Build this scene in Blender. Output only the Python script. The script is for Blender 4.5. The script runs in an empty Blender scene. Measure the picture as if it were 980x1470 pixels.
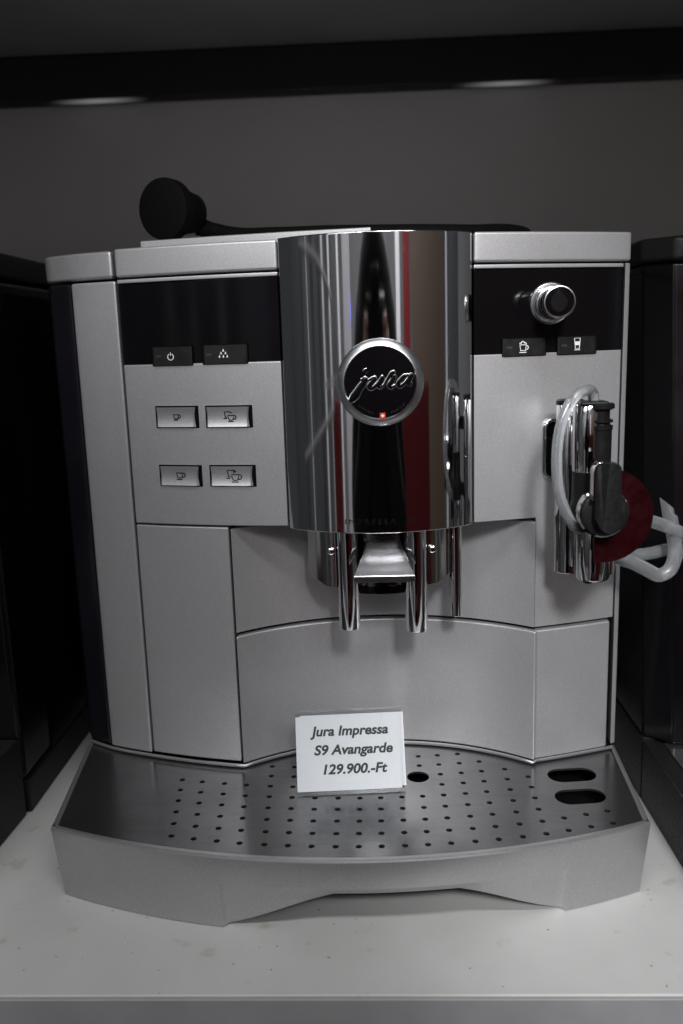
import bpy, bmesh, math, random
import numpy as np
from mathutils import Vector, Matrix
from mathutils.geometry import delaunay_2d_cdt

random.seed(7)
scene = bpy.context.scene
COL = scene.collection
PI = math.pi

# ------------------------------------------------------------------ camera
f_px, pitch, yaw, roll = 1240.0, math.radians(11.2), math.radians(2.3), math.radians(1.8)
CAM = Vector((0.002, -0.49, 0.29))
fwd = Vector((-math.sin(yaw) * math.cos(pitch), math.cos(yaw) * math.cos(pitch), -math.sin(pitch)))
r0 = fwd.cross(Vector((0, 0, 1))).normalized()
u0 = r0.cross(fwd)
rt = r0 * math.cos(roll) - u0 * math.sin(roll)
up = u0 * math.cos(roll) + r0 * math.sin(roll)
cd = bpy.data.cameras.new('camera')
cam = bpy.data.objects.new('camera', cd)
COL.objects.link(cam)
cam.matrix_world = Matrix(((rt.x, up.x, -fwd.x, CAM.x), (rt.y, up.y, -fwd.y, CAM.y), (rt.z, up.z, -fwd.z, CAM.z), (0, 0, 0, 1)))
cd.sensor_fit = 'VERTICAL'
cd.sensor_height = 36.0
cd.sensor_width = 24.0
cd.lens = 36.0 * f_px / 1470.0
cd.clip_start, cd.clip_end = 0.01, 100
cd.dof.use_dof = True
cd.dof.focus_distance = 0.475
cd.dof.aperture_fstop = 7.0
scene.camera = cam

# ------------------------------------------------------------------ world, lamps, exposure
world = bpy.data.worlds.new('World')
scene.world = world
world.use_nodes = True
bg = world.node_tree.nodes['Background']
bg.inputs[0].default_value = (0.80, 0.84, 0.90, 1)
bg.inputs[1].default_value = 0.045


def area(name, loc, target, sx, sy, power, col):
    ld = bpy.data.lights.new(name, 'AREA')
    ld.shape = 'RECTANGLE'
    ld.size, ld.size_y, ld.energy, ld.color = sx, sy, power, col
    o = bpy.data.objects.new(name, ld)
    COL.objects.link(o)
    o.location = loc
    d = Vector(target) - Vector(loc)
    o.rotation_euler = d.to_track_quat('-Z', 'Y').to_euler()
    return o


area('ceiling_lamp', (-0.85, -1.90, 1.35), (0, 0, 0.15), 1.1, 0.30, 9.0, (0.995, 0.985, 1.0))
area('ceiling_lamp.001', (0.60, -1.90, 1.35), (0, 0, 0.15), 1.1, 0.30, 11.0, (0.995, 0.985, 1.0))
area('board_fill_lamp', (0.0, -1.25, 2.15), (0.0, -2.9, 0.3), 2.0, 0.6, 85, (0.98, 0.98, 1.0))  # fill lamp added to brighten the boards the chrome mirrors
sd = bpy.data.lights.new('vignette_spot', 'SPOT')  # soft-edged spot added so the corners fall off like a lens vignette
sd.energy, sd.color, sd.shadow_soft_size = 162, (0.985, 0.985, 1.0), 0.16
sd.spot_size, sd.spot_blend = math.radians(24), 1.0
so = bpy.data.objects.new('vignette_spot', sd)
COL.objects.link(so)
so.location = (0.22, -1.75, 1.32)
so.rotation_euler = (Vector((0.01, -0.05, 0.13)) - Vector(so.location)).to_track_quat('-Z', 'Y').to_euler()
scene.view_settings.view_transform = 'Standard'
scene.view_settings.look = 'None'
scene.view_settings.exposure = 0.0
scene.view_settings.gamma = 1.0
scene.cycles.max_bounces = 10
scene.cycles.transparent_max_bounces = 12


# ------------------------------------------------------------------ materials
def new_mat(name):
    m = bpy.data.materials.new(name)
    m.use_nodes = True
    nt = m.node_tree
    b = nt.nodes['Principled BSDF']
    return m, nt, b


def setp(b, **k):
    for a, v in k.items():
        b.inputs[a.replace('_', ' ')].default_value = v


def noise(nt, scale, detail=4, rough=0.6, stretch=None):
    tc = nt.nodes.new('ShaderNodeTexCoord')
    n = nt.nodes.new('ShaderNodeTexNoise')
    n.inputs['Scale'].default_value = scale
    n.inputs['Detail'].default_value = detail
    n.inputs['Roughness'].default_value = rough
    if stretch:
        mp = nt.nodes.new('ShaderNodeMapping')
        mp.inputs['Scale'].default_value = stretch
        nt.links.new(tc.outputs['Object'], mp.inputs['Vector'])
        nt.links.new(mp.outputs['Vector'], n.inputs['Vector'])
    else:
        nt.links.new(tc.outputs['Object'], n.inputs['Vector'])
    return n


def ramp(nt, src, stops):
    r = nt.nodes.new('ShaderNodeValToRGB')
    e = r.color_ramp.elements
    while len(e) < len(stops):
        e.new(0.5)
    for k, (p, c) in enumerate(stops):
        e[k].position = p
        e[k].color = (c[0], c[1], c[2], 1) if hasattr(c, '__len__') else (c, c, c, 1)
    nt.links.new(src, r.inputs['Fac'])
    return r


def bump(nt, b, src, strength, dist):
    bp = nt.nodes.new('ShaderNodeBump')
    bp.inputs['Strength'].default_value = strength
    bp.inputs['Distance'].default_value = dist
    nt.links.new(src, bp.inputs['Height'])
    nt.links.new(bp.outputs['Normal'], b.inputs['Normal'])


def mix_mul(nt, a, c):
    m = nt.nodes.new('ShaderNodeMix')
    m.data_type = 'RGBA'
    m.blend_type = 'MULTIPLY'
    m.inputs['Factor'].default_value = 1.0
    nt.links.new(a, m.inputs['A'])
    nt.links.new(c, m.inputs['B'])
    return m.outputs['Result']


def simple(name, col, rough=0.5, metal=0.0, nscale=60, var=0.12, rvar=0.08, bumpd=0.0, **k):
    m, nt, b = new_mat(name)
    setp(b, Metallic=metal)
    n = noise(nt, nscale)
    lo, hi = [c * (1 - var) for c in col], [min(1, c * (1 + var)) for c in col]
    r = ramp(nt, n.outputs['Fac'], [(0.3, lo), (0.7, hi)])
    nt.links.new(r.outputs['Color'], b.inputs['Base Color'])
    rr = ramp(nt, n.outputs['Fac'], [(0.3, max(0.01, rough - rvar)), (0.7, min(1, rough + rvar))])
    nt.links.new(rr.outputs['Color'], b.inputs['Roughness'])
    if bumpd:
        n2 = noise(nt, nscale * 12)
        bump(nt, b, n2.outputs['Fac'], 0.5, bumpd)
    for a, v in k.items():
        b.inputs[a.replace('_', ' ')].default_value = v
    return m


def silver_paint(name, base=0.60, metal=0.72, rough=0.40):
    m, nt, b = new_mat(name)
    setp(b, Metallic=metal)
    fl = noise(nt, 1500, 2, 0.7)            # metal flake in the paint
    r1 = ramp(nt, fl.outputs['Fac'], [(0.30, (base * 0.86, base * 0.86, base * 0.875)), (0.55, (base * 0.995, base * 0.995, base * 1.01)), (0.75, (base * 1.16, base * 1.16, base * 1.175))])
    big = noise(nt, 14, 5, 0.65)            # handling smears
    r2 = ramp(nt, big.outputs['Fac'], [(0.3, 0.92), (0.7, 1.0)])
    nt.links.new(mix_mul(nt, r1.outputs['Color'], r2.outputs['Color']), b.inputs['Base Color'])
    rr = ramp(nt, big.outputs['Fac'], [(0.3, rough + 0.05), (0.7, rough - 0.04)])
    nt.links.new(rr.outputs['Color'], b.inputs['Roughness'])
    bump(nt, b, fl.outputs['Fac'], 0.12, 0.0002)
    return m


def chrome(name, col=(0.72, 0.72, 0.73), rough=0.035, brushed=None):
    m, nt, b = new_mat(name)
    setp(b, Metallic=1.0)
    b.inputs['Base Color'].default_value = (*col, 1)
    n = noise(nt, 35, 6, 0.7)
    rr = ramp(nt, n.outputs['Fac'], [(0.35, rough), (0.62, rough * 1.4), (0.75, rough * 3 + 0.02)])
    nt.links.new(rr.outputs['Color'], b.inputs['Roughness'])
    if brushed:
        n2 = noise(nt, 90, 3, 0.6, brushed)
        bump(nt, b, n2.outputs['Fac'], 0.04, 0.0002)
    return m


M_SIL = silver_paint('silver_paint')
M_SIL2 = silver_paint('silver_paint_tray', 0.47, 0.85, 0.36)
M_CHR = chrome('polished_chrome', (0.70, 0.70, 0.71), 0.05, (1, 1, 0.04))
M_CHR2 = chrome('chrome_fittings', (0.66, 0.66, 0.67), 0.06)
M_SATIN = chrome('satin_chrome', (0.62, 0.62, 0.63), 0.2)
M_WORN = chrome('worn_chrome', (0.52, 0.51, 0.49), 0.11)
M_CORE = chrome('dark_chrome', (0.20, 0.19, 0.185), 0.12)
M_RIM = chrome('badge_rim_metal', (0.58, 0.58, 0.59), 0.24)
M_GLOSS = simple('gloss_black_panel', (0.004, 0.0034, 0.004), 0.10, nscale=25, rvar=0.04, Specular_IOR_Level=0.17)
M_TANK = simple('smoked_tank_plastic', (0.008, 0.007, 0.010), 0.16, nscale=20)
M_BLK = simple('black_plastic', (0.007, 0.007, 0.0075), 0.42, Specular_IOR_Level=0.2, nscale=150, bumpd=0.0001)
M_BTN = simple('button_black', (0.008, 0.008, 0.0085), 0.42, Specular_IOR_Level=0.35, nscale=200)
M_GAP = simple('joint_black', (0.002, 0.002, 0.002), 0.8, Specular_IOR_Level=0.08)
M_KNOB = simple('charcoal_handle', (0.009, 0.0092, 0.0098), 0.42, Specular_IOR_Level=0.3, nscale=300, bumpd=0.0001)
M_RUB = simple('matt_black_rubber', (0.003, 0.003, 0.003), 0.8, nscale=90, Specular_IOR_Level=0.1)
M_NB = simple('neighbour_black', (0.0025, 0.0022, 0.0027), 0.2, nscale=15, Specular_IOR_Level=0.35)
M_NB2 = simple('neighbour_satin_black', (0.006, 0.006, 0.0062), 0.5, nscale=400, bumpd=0.0001, Specular_IOR_Level=0.3)
M_DISC = simple('maroon_gloss_plastic', (0.014, 0.0020, 0.0026), 0.15, nscale=120, var=0.35)
M_WHITE = simple('icon_white', (0.75, 0.75, 0.75), 0.5)
M_INK = simple('icon_ink', (0.02, 0.02, 0.02), 0.5)
M_INKG = simple('printed_grey_ink', (0.042, 0.041, 0.042), 0.7)
M_RED = simple('flag_red', (0.50, 0.025, 0.015), 0.4)
M_LEDD = simple('led_window_off', (0.035, 0.035, 0.037), 0.3)
M_FAINT = simple('badge_faint_print', (0.010, 0.010, 0.0105), 0.35)
M_ENGR = simple('engraved_black', (0.003, 0.003, 0.003), 0.5, Specular_IOR_Level=0.1)
M_PAPER = simple('white_card', (0.70, 0.705, 0.73), 0.75, nscale=300, var=0.02)
M_WALL = simple('shop_back_wall_paint', (0.605, 0.58, 0.56), 0.8, nscale=5, var=0.06, bumpd=0.0002)
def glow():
    """glint on the rail edge painted as emission, brightest in the middle"""
    m, nt, b = new_mat('rail_glint_glow')
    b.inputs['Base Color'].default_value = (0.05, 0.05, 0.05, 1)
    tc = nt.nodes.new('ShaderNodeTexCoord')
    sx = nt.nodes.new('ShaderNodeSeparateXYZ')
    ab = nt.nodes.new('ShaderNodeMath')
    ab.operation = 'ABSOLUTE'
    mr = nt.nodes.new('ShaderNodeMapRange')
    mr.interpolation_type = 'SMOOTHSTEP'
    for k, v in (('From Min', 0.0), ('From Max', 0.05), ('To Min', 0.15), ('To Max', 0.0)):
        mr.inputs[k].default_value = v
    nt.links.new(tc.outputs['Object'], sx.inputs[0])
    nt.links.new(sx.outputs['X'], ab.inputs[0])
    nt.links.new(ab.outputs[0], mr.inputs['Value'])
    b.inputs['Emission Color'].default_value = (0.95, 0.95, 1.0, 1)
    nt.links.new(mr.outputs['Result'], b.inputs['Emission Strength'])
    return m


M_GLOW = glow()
M_EDGE = simple('grey_edge_band', (0.24, 0.24, 0.245), 0.55, nscale=30, var=0.08)
M_RAIL = simple('dark_rail_paint', (0.012, 0.011, 0.012), 0.55, nscale=40)
M_UNDER = simple('upper_shelf_underside', (0.30, 0.31, 0.31), 0.7, nscale=8)
M_KEY = silver_paint('silver_key', 0.86, 0.9, 0.36)
M_SCRIPT = chrome('lettering_chrome', (0.62, 0.62, 0.63), 0.25)


def steel_plate():
    m, nt, b = new_mat('brushed_steel_grid')
    setp(b, Metallic=0.92)
    st = noise(nt, 60, 4, 0.6, (1.0, 60.0, 1.0))
    r1 = ramp(nt, st.outputs['Fac'], [(0.3, (0.19, 0.19, 0.194)), (0.7, (0.26, 0.26, 0.265))])
    sm = noise(nt, 22, 5, 0.65)
    r2 = ramp(nt, sm.outputs['Fac'], [(0.34, 0.78), (0.6, 1.0)])
    nt.links.new(mix_mul(nt, r1.outputs['Color'], r2.outputs['Color']), b.inputs['Base Color'])
    rr = ramp(nt, sm.outputs['Fac'], [(0.3, 0.26), (0.7, 0.18)])
    nt.links.new(rr.outputs['Color'], b.inputs['Roughness'])
    bump(nt, b, st.outputs['Fac'], 0.05, 0.0001)
    return m


M_STEEL = steel_plate()


def tube_mat():
    m, nt, b = new_mat('milky_silicone')
    n = noise(nt, 90, 4)
    r = ramp(nt, n.outputs['Fac'], [(0.3, (0.68, 0.71, 0.74)), (0.7, (0.78, 0.80, 0.81))])
    nt.links.new(r.outputs['Color'], b.inputs['Base Color'])
    setp(b, Roughness=0.22, IOR=1.41, Transmission_Weight=0.85, Subsurface_Weight=0.4, Subsurface_Scale=0.003)
    b.inputs['Subsurface Radius'].default_value = (1.0, 1.0, 1.0)
    return m


M_TUBE = tube_mat()


def acrylic():
    m, nt, b = new_mat('clear_acrylic')
    out = nt.nodes['Material Output']
    tr = nt.nodes.new('ShaderNodeBsdfTransparent')
    tr.inputs[0].default_value = (0.97, 0.98, 0.98, 1)
    gl = nt.nodes.new('ShaderNodeBsdfGlossy')
    gl.inputs['Roughness'].default_value = 0.03
    lw = nt.nodes.new('ShaderNodeLayerWeight')
    lw.inputs['Blend'].default_value = 0.5
    pw = nt.nodes.new('ShaderNodeMath')
    pw.operation = 'POWER'
    pw.inputs[1].default_value = 4.0
    nt.links.new(lw.outputs['Facing'], pw.inputs[0])
    ad = nt.nodes.new('ShaderNodeMath')
    ad.operation = 'MULTIPLY_ADD'
    ad.inputs[1].default_value = 0.9
    ad.inputs[2].default_value = 0.04
    nt.links.new(pw.outputs[0], ad.inputs[0])
    mx = nt.nodes.new('ShaderNodeMixShader')
    nt.links.new(ad.outputs[0], mx.inputs[0])
    nt.links.new(tr.outputs[0], mx.inputs[1])
    nt.links.new(gl.outputs[0], mx.inputs[2])
    nt.links.new(mx.outputs[0], out.inputs['Surface'])
    return m


M_ACR = acrylic()


def shelf_mat():
    m, nt, b = new_mat('white_laminate')
    n1 = noise(nt, 9, 6, 0.65)
    r1 = ramp(nt, n1.outputs['Fac'], [(0.3, (0.36, 0.36, 0.35)), (0.7, (0.43, 0.43, 0.42))])
    n2 = noise(nt, 55, 3, 0.5)          # coffee-coloured spots and grime
    r2 = ramp(nt, n2.outputs['Fac'], [(0.66, (1, 1, 1)), (0.72, (0.86, 0.83, 0.77))])
    n3 = noise(nt, 260, 2, 0.5)
    r3 = ramp(nt, n3.outputs['Fac'], [(0.728, (1, 1, 1)), (0.745, (0.25, 0.22, 0.19))])
    c = mix_mul(nt, r1.outputs['Color'], r2.outputs['Color'])
    nt.links.new(mix_mul(nt, c, r3.outputs['Color']), b.inputs['Base Color'])
    setp(b, Roughness=0.42)
    n4 = noise(nt, 700, 2)
    bump(nt, b, n4.outputs['Fac'], 0.08, 0.0002)
    return m


M_SHELF = shelf_mat()


# ------------------------------------------------------------------ object helpers
def link(name, me, mat, parent=None):
    o = bpy.data.objects.new(name, me)
    COL.objects.link(o)
    if mat:
        me.materials.append(mat)
    if parent is not None:
        o.parent = parent
        if parent.get('_w') is not None:
            pass
        o.matrix_parent_inverse = parent.matrix_world.inverted() if False else Matrix.Identity(4)
    return o


def finish(name, bm, mat, parent=None, bevel=0.0, seg=2, ang=35, smooth=True, sharp=45):
    bmesh.ops.remove_doubles(bm, verts=bm.verts, dist=1e-6)
    bmesh.ops.recalc_face_normals(bm, faces=bm.faces)
    if bevel > 0:
        es = [e for e in bm.edges if len(e.link_faces) == 2 and e.calc_face_angle(0) > math.radians(ang)]
        bmesh.ops.bevel(bm, geom=es, offset=bevel, segments=seg, profile=0.5, affect='EDGES', clamp_overlap=True)
    me = bpy.data.meshes.new(name)
    bm.to_mesh(me)
    bm.free()
    if smooth:
        me.polygons.foreach_set('use_smooth', [True] * len(me.polygons))
        me.set_sharp_from_angle(angle=math.radians(sharp))
    o = link(name, me, mat, parent)
    if bevel > 0 and smooth:
        w = o.modifiers.new('weighted_normals', 'WEIGHTED_NORMAL')
        w.weight = 100
        w.keep_sharp = True
    return o


def empty(name, label, cat, group=None):
    o = bpy.data.objects.new(name, None)
    COL.objects.link(o)
    o.empty_display_size = 0.05
    o['label'] = label
    o['category'] = cat
    if group:
        o['group'] = group
    return o


def struct(o):
    o['kind'] = 'structure'
    return o


def box_bm(bm, x0, x1, y0, y1, z0, z1):
    vs = [bm.verts.new((x, y, z)) for z in (z0, z1) for y in (y0, y1) for x in (x0, x1)]
    for q in ((0, 2, 3, 1), (4, 5, 7, 6), (0, 1, 5, 4), (2, 6, 7, 3), (0, 4, 6, 2), (1, 3, 7, 5)):
        bm.faces.new([vs[i] for i in q])
    return vs


def box(name, x0, x1, y0, y1, z0, z1, mat, parent=None, bevel=0.0, seg=2):
    bm = bmesh.new()
    box_bm(bm, x0, x1, y0, y1, z0, z1)
    return finish(name, bm, mat, parent, bevel, seg)


def prism(name, poly, z0, z1, mat, parent=None, bevel=0.0, seg=2, ang=35, sharp=45):
    bm = bmesh.new()
    a = [bm.verts.new((p[0], p[1], z0)) for p in poly]
    c = [bm.verts.new((p[0], p[1], z1)) for p in poly]
    n = len(poly)
    bm.faces.new(a[::-1])
    bm.faces.new(c)
    for i in range(n):
        j = (i + 1) % n
        bm.faces.new((a[i], a[j], c[j], c[i]))
    return finish(name, bm, mat, parent, bevel, seg, ang, True, sharp)


def slab(name, xs, zs, yfun, thick, mat, parent=None, off=0.0, mask=None, bevel=0.0006, seg=2, ang=35):
    """A plate that follows the plan curve yfun(x): front face at yfun-off, back face thick behind it."""
    bm = bmesh.new()
    F, B = {}, {}
    for i, x in enumerate(xs):
        for k, z in enumerate(zs):
            y = yfun(x) - off
            F[i, k] = bm.verts.new((x, y, z))
            B[i, k] = bm.verts.new((x, y + thick, z))
    on = {(i, k) for i in range(len(xs) - 1) for k in range(len(zs) - 1) if mask is None or mask((xs[i] + xs[i + 1]) / 2, (zs[k] + zs[k + 1]) / 2)}
    for (i, k) in on:
        bm.faces.new((F[i, k], F[i + 1, k], F[i + 1, k + 1], F[i, k + 1]))
        bm.faces.new((B[i, k], B[i, k + 1], B[i + 1, k + 1], B[i + 1, k]))
        for (di, dk, a, c) in ((-1, 0, (i, k + 1), (i, k)), (1, 0, (i + 1, k), (i + 1, k + 1)), (0, -1, (i, k), (i + 1, k)), (0, 1, (i + 1, k + 1), (i, k + 1))):
            if (i + di, k + dk) not in on:
                bm.faces.new((F[a], B[a], B[c], F[c]))
    bmesh.ops.delete(bm, geom=[v for v in bm.verts if not v.link_faces], context='VERTS')
    return finish(name, bm, mat, parent, bevel, seg, ang)


def lathe(name, prof, origin, axis, mat, parent=None, seg=48, sharp=40):
    """prof: (radius, height along axis); closed at both ends when radius 0."""
    ax = Vector(axis).normalized()
    t = Vector((0, 0, 1)) if abs(ax.z) < 0.9 else Vector((1, 0, 0))
    a = ax.cross(t).normalized()
    c = ax.cross(a)
    o = Vector(origin)
    bm = bmesh.new()
    rings = []
    for (r, h) in prof:
        if r < 1e-7:
            rings.append([bm.verts.new(o + ax * h)])
        else:
            rings.append([bm.verts.new(o + ax * h + (a * math.cos(2 * PI * k / seg) + c * math.sin(2 * PI * k / seg)) * r) for k in range(seg)])
    for q in range(len(rings) - 1):
        A, B = rings[q], rings[q + 1]
        for k in range(seg):
            j = (k + 1) % seg
            if len(A) == 1 and len(B) == 1:
                continue
            if len(A) == 1:
                bm.faces.new((A[0], B[k], B[j]))
            elif len(B) == 1:
                bm.faces.new((A[k], B[0], A[j]))
            else:
                bm.faces.new((A[k], B[k], B[j], A[j]))
    return finish(name, bm, mat, parent, 0, 2, 35, True, sharp)


def catmull(pts, n=8):
    P = [Vector(p) for p in pts]
    P = [P[0] * 2 - P[1]] + P + [P[-1] * 2 - P[-2]]
    out = []
    for i in range(1, len(P) - 2):
        for k in range(n):
            t = k / n
            a, b, c, d = P[i - 1], P[i], P[i + 1], P[i + 2]
            out.append(0.5 * ((2 * b) + (c - a) * t + (2 * a - 5 * b + 4 * c - d) * t * t + (3 * b - a - 3 * c + d) * t ** 3))
    out.append(P[-2])
    return out


def sweep_bm(bm, pts, rad, seg=16, flat=None, caps=True, hollow=0.0, close=False):
    pts = [Vector(p) for p in pts]
    n = len(pts)
    rads = rad if hasattr(rad, '__len__') else [rad] * n
    T = []
    for i in range(n):
        if close:
            d = pts[(i + 1) % n] - pts[i - 1]
        else:
            d = pts[min(i + 1, n - 1)] - pts[max(i - 1, 0)]
        T.append(d.normalized() if d.length > 1e-9 else Vector((1, 0, 0)))
    ref = Vector(flat) if flat else (Vector((0, 0, 1)) if abs(T[0].z) < 0.9 else Vector((1, 0, 0)))
    nrm = (ref - T[0] * ref.dot(T[0])).normalized()
    rings = []
    for i in range(n):
        if flat:
            nrm = (ref - T[i] * ref.dot(T[i])).normalized()
        else:
            nrm = (nrm - T[i] * nrm.dot(T[i])).normalized()
        b = T[i].cross(nrm)
        fl = 0.35 if flat else 1.0
        rings.append([bm.verts.new(pts[i] + (nrm * math.cos(2 * PI * k / seg) * fl + b * math.sin(2 * PI * k / seg)) * rads[i]) for k in range(seg)])
    for i in range(n if close else n - 1):
        A, B = rings[i], rings[(i + 1) % n]
        for k in range(seg):
            j = (k + 1) % seg
            bm.faces.new((A[k], A[j], B[j], B[k]))
    if caps and not close:
        for R, T_, q in ((rings[0], -T[0], 0), (rings[-1], T[-1], n - 1)):
            if hollow:
                inn = [bm.verts.new(pts[q] + (v.co - pts[q]) * hollow) for v in R]
                deep = [bm.verts.new(v.co - T_ * rads[q] * 3) for v in inn]
                for k in range(seg):
                    j = (k + 1) % seg
                    bm.faces.new((R[k], R[j], inn[j], inn[k]))
                    bm.faces.new((inn[k], inn[j], deep[j], deep[k]))
                bm.faces.new(deep)
            else:
                bm.faces.new(R)


def sweep(name, pts, rad, mat, parent=None, seg=20, smooth=8, hollow=0.0, flat=None):
    p = catmull(pts, smooth) if smooth else pts
    r = rad
    if hasattr(rad, '__len__'):
        r = list(np.interp(np.linspace(0, 1, len(p)), np.linspace(0, 1, len(rad)), rad))
    bm = bmesh.new()
    sweep_bm(bm, p, r, seg, flat, True, hollow)
    return finish(name, bm, mat, parent, 0, 2, 35, True, 60)


def strokes(name, lines, to3d, rad, mat, parent, normal=(0, -1, 0), seg=6):
    """Print or raised line work: flattened strokes lying on a face."""
    bm = bmesh.new()
    for ln in lines:
        close = ln[0] == 'c'
        r = rad
        pts = ln[1:] if close else ln
        if not hasattr(pts[0], '__len__'):
            r, pts = pts[0], pts[1:]
        sweep_bm(bm, [to3d(*p) for p in pts], r, seg, normal, True, 0.0, close)
    return finish(name, bm, mat, parent, 0, 2, 35, True, 60)


def arc2(cx, cz, r, a0, a1, n=14, rz=None):
    rz = rz or r
    return [(cx + r * math.cos(math.radians(a0 + (a1 - a0) * k / n)), cz + rz * math.sin(math.radians(a0 + (a1 - a0) * k / n))) for k in range(n + 1)]


def text_mesh(s, shear=0.0, offset=0.0, extrude=0.01, spacing=1.0):
    """Lettering as a mesh in the XY plane (built-in font); returns mesh and bounds."""
    cu = bpy.data.curves.new('lettering', 'FONT')
    cu.body = s
    cu.shear = shear
    cu.offset = offset
    cu.extrude = extrude
    cu.space_character = spacing
    cu.resolution_u = 6
    o = bpy.data.objects.new('lettering', cu)
    COL.objects.link(o)
    dg = bpy.context.evaluated_depsgraph_get()
    me = bpy.data.meshes.new_from_object(o.evaluated_get(dg))
    bpy.data.objects.remove(o)
    bpy.data.curves.remove(cu)
    me.materials.clear()
    n = len(me.vertices)
    co = np.empty(n * 3)
    me.vertices.foreach_get('co', co)
    return me, co.reshape(-1, 3)


def put_text(name, s, fn, mat, parent, **k):
    me, co = text_mesh(s, **k)
    co[:, 0] -= co[:, 0].min()
    out = fn(co)
    me.vertices.foreach_set('co', np.asarray(out, dtype=np.float32).ravel())
    me.update()
    return link(name, me, mat, parent)


# ------------------------------------------------------------------ plan curves of the machine front
_K = [(-0.192, 0.0285), (-0.1855, 0.0245), (-0.169, 0.0143), (-0.140, 0.0030), (-0.111, -0.0055), (-0.081, -0.0120), (-0.047, -0.0163), (0.005, -0.0185), (0.056, -0.0185)]
_kx = np.array([p[0] for p in _K]); _ky = np.array([p[1] for p in _K])
_km = np.gradient(_ky, _kx)


def yf(x):
    """front face of the upper body"""
    if x >= 0.056:
        d = x - 0.056
        return -0.0185 + 0.22 * d + 0.906 * d * d
    i = int(np.clip(np.searchsorted(_kx, x) - 1, 0, len(_kx) - 2))
    h = _kx[i + 1] - _kx[i]
    t = (x - _kx[i]) / h
    return float((2 * t ** 3 - 3 * t ** 2 + 1) * _ky[i] + (t ** 3 - 2 * t ** 2 + t) * h * _km[i] + (-2 * t ** 3 + 3 * t ** 2) * _ky[i + 1] + (t ** 3 - t ** 2) * h * _km[i + 1])


def yr(x):
    """concave bay behind the spout"""
    return 0.018 - (0.1412 - math.sqrt(max(1e-6, 0.1412 ** 2 - (x - 0.0055) ** 2)))


def yc(x):
    return yr(x) if x <= 0.0922 else yf(x) - 0.0006


RC = 0.0800
YC0 = -0.0360
XC = 0.0048


def ycol(x):
    return YC0 + RC - math.sqrt(RC * RC - (x - XC) ** 2)


def lin(a, b, n):
    return [a + (b - a) * k / n for k in range(n + 1)]


# ------------------------------------------------------------------ setting
def build_setting():
    bm = bmesh.new()
    box_bm(bm, -1.4, 1.4, -0.150, 0.415, -0.022, 0.0)
    struct(finish('shelf', bm, M_SHELF, None, 0.0008, 2))
    struct(box('shelf_edge', -1.4, 1.4, -0.1520, -0.1502, -0.0218, -0.0007, M_EDGE, None, 0.0005))
    struct(box('back_wall', -1.4, 1.4, 0.415, 0.44, -0.9, 1.5, M_WALL))
    struct(box('upper_shelf', -1.4, 1.4, -0.150, 0.4145, 0.566, 0.59, M_UNDER))
    struct(box('shelf_rail', -1.4, 1.4, 0.392, 0.4145, 0.525, 0.5655, M_RAIL, None, 0.002))
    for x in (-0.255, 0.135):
        o = struct(box('rail_glint', -0.052, 0.052, -0.004, 0.004, -0.0012, 0.0012, M_GLOW, None, 0.0006))  # glowing strip standing in for a glint on the rail
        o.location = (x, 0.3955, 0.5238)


build_setting()

# the part of the shop that the chrome mirrors
M_SHOPW = simple('shop_plaster', (0.24, 0.24, 0.245), 0.8, nscale=3)
M_SHOPF = simple('shop_floor_tiles', (0.20, 0.20, 0.20), 0.5, nscale=3)
M_SHOPR = simple('red_board', (0.17, 0.012, 0.014), 0.5)
M_SHOPB = simple('brown_board', (0.10, 0.072, 0.052), 0.5)
M_SHOPL = simple('pale_board', (0.80, 0.80, 0.82), 0.5)
M_SHOPG = simple('grey_board', (0.085, 0.09, 0.095), 0.5)
M_BLUE, _nt, _b = new_mat('blue_pilot_light')
_b.inputs['Base Color'].default_value = (0.02, 0.02, 0.3, 1)
_b.inputs['Emission Color'].default_value = (0.12, 0.10, 1.0, 1)
_b.inputs['Emission Strength'].default_value = 3.0
M_COUNTER = simple('dark_red_counter', (0.17, 0.010, 0.014), 0.5)
M_SHIRT = simple('black_cloth', (0.012, 0.012, 0.014), 0.85, nscale=40)
M_SKIN = simple('skin', (0.50, 0.31, 0.23), 0.5)
M_HAIR = simple('dark_hair', (0.02, 0.016, 0.014), 0.6)


ARCS = [[(-1.149, -0.577, 0.471), (-0.996, -0.81, 0.452), (-0.865, -0.95, 0.418), (-0.744, -1.049, 0.368)],[(-1.159, -0.548, 0.061), (-1.009, -0.791, 0.099), (-0.754, -1.038, 0.158)]]


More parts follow.
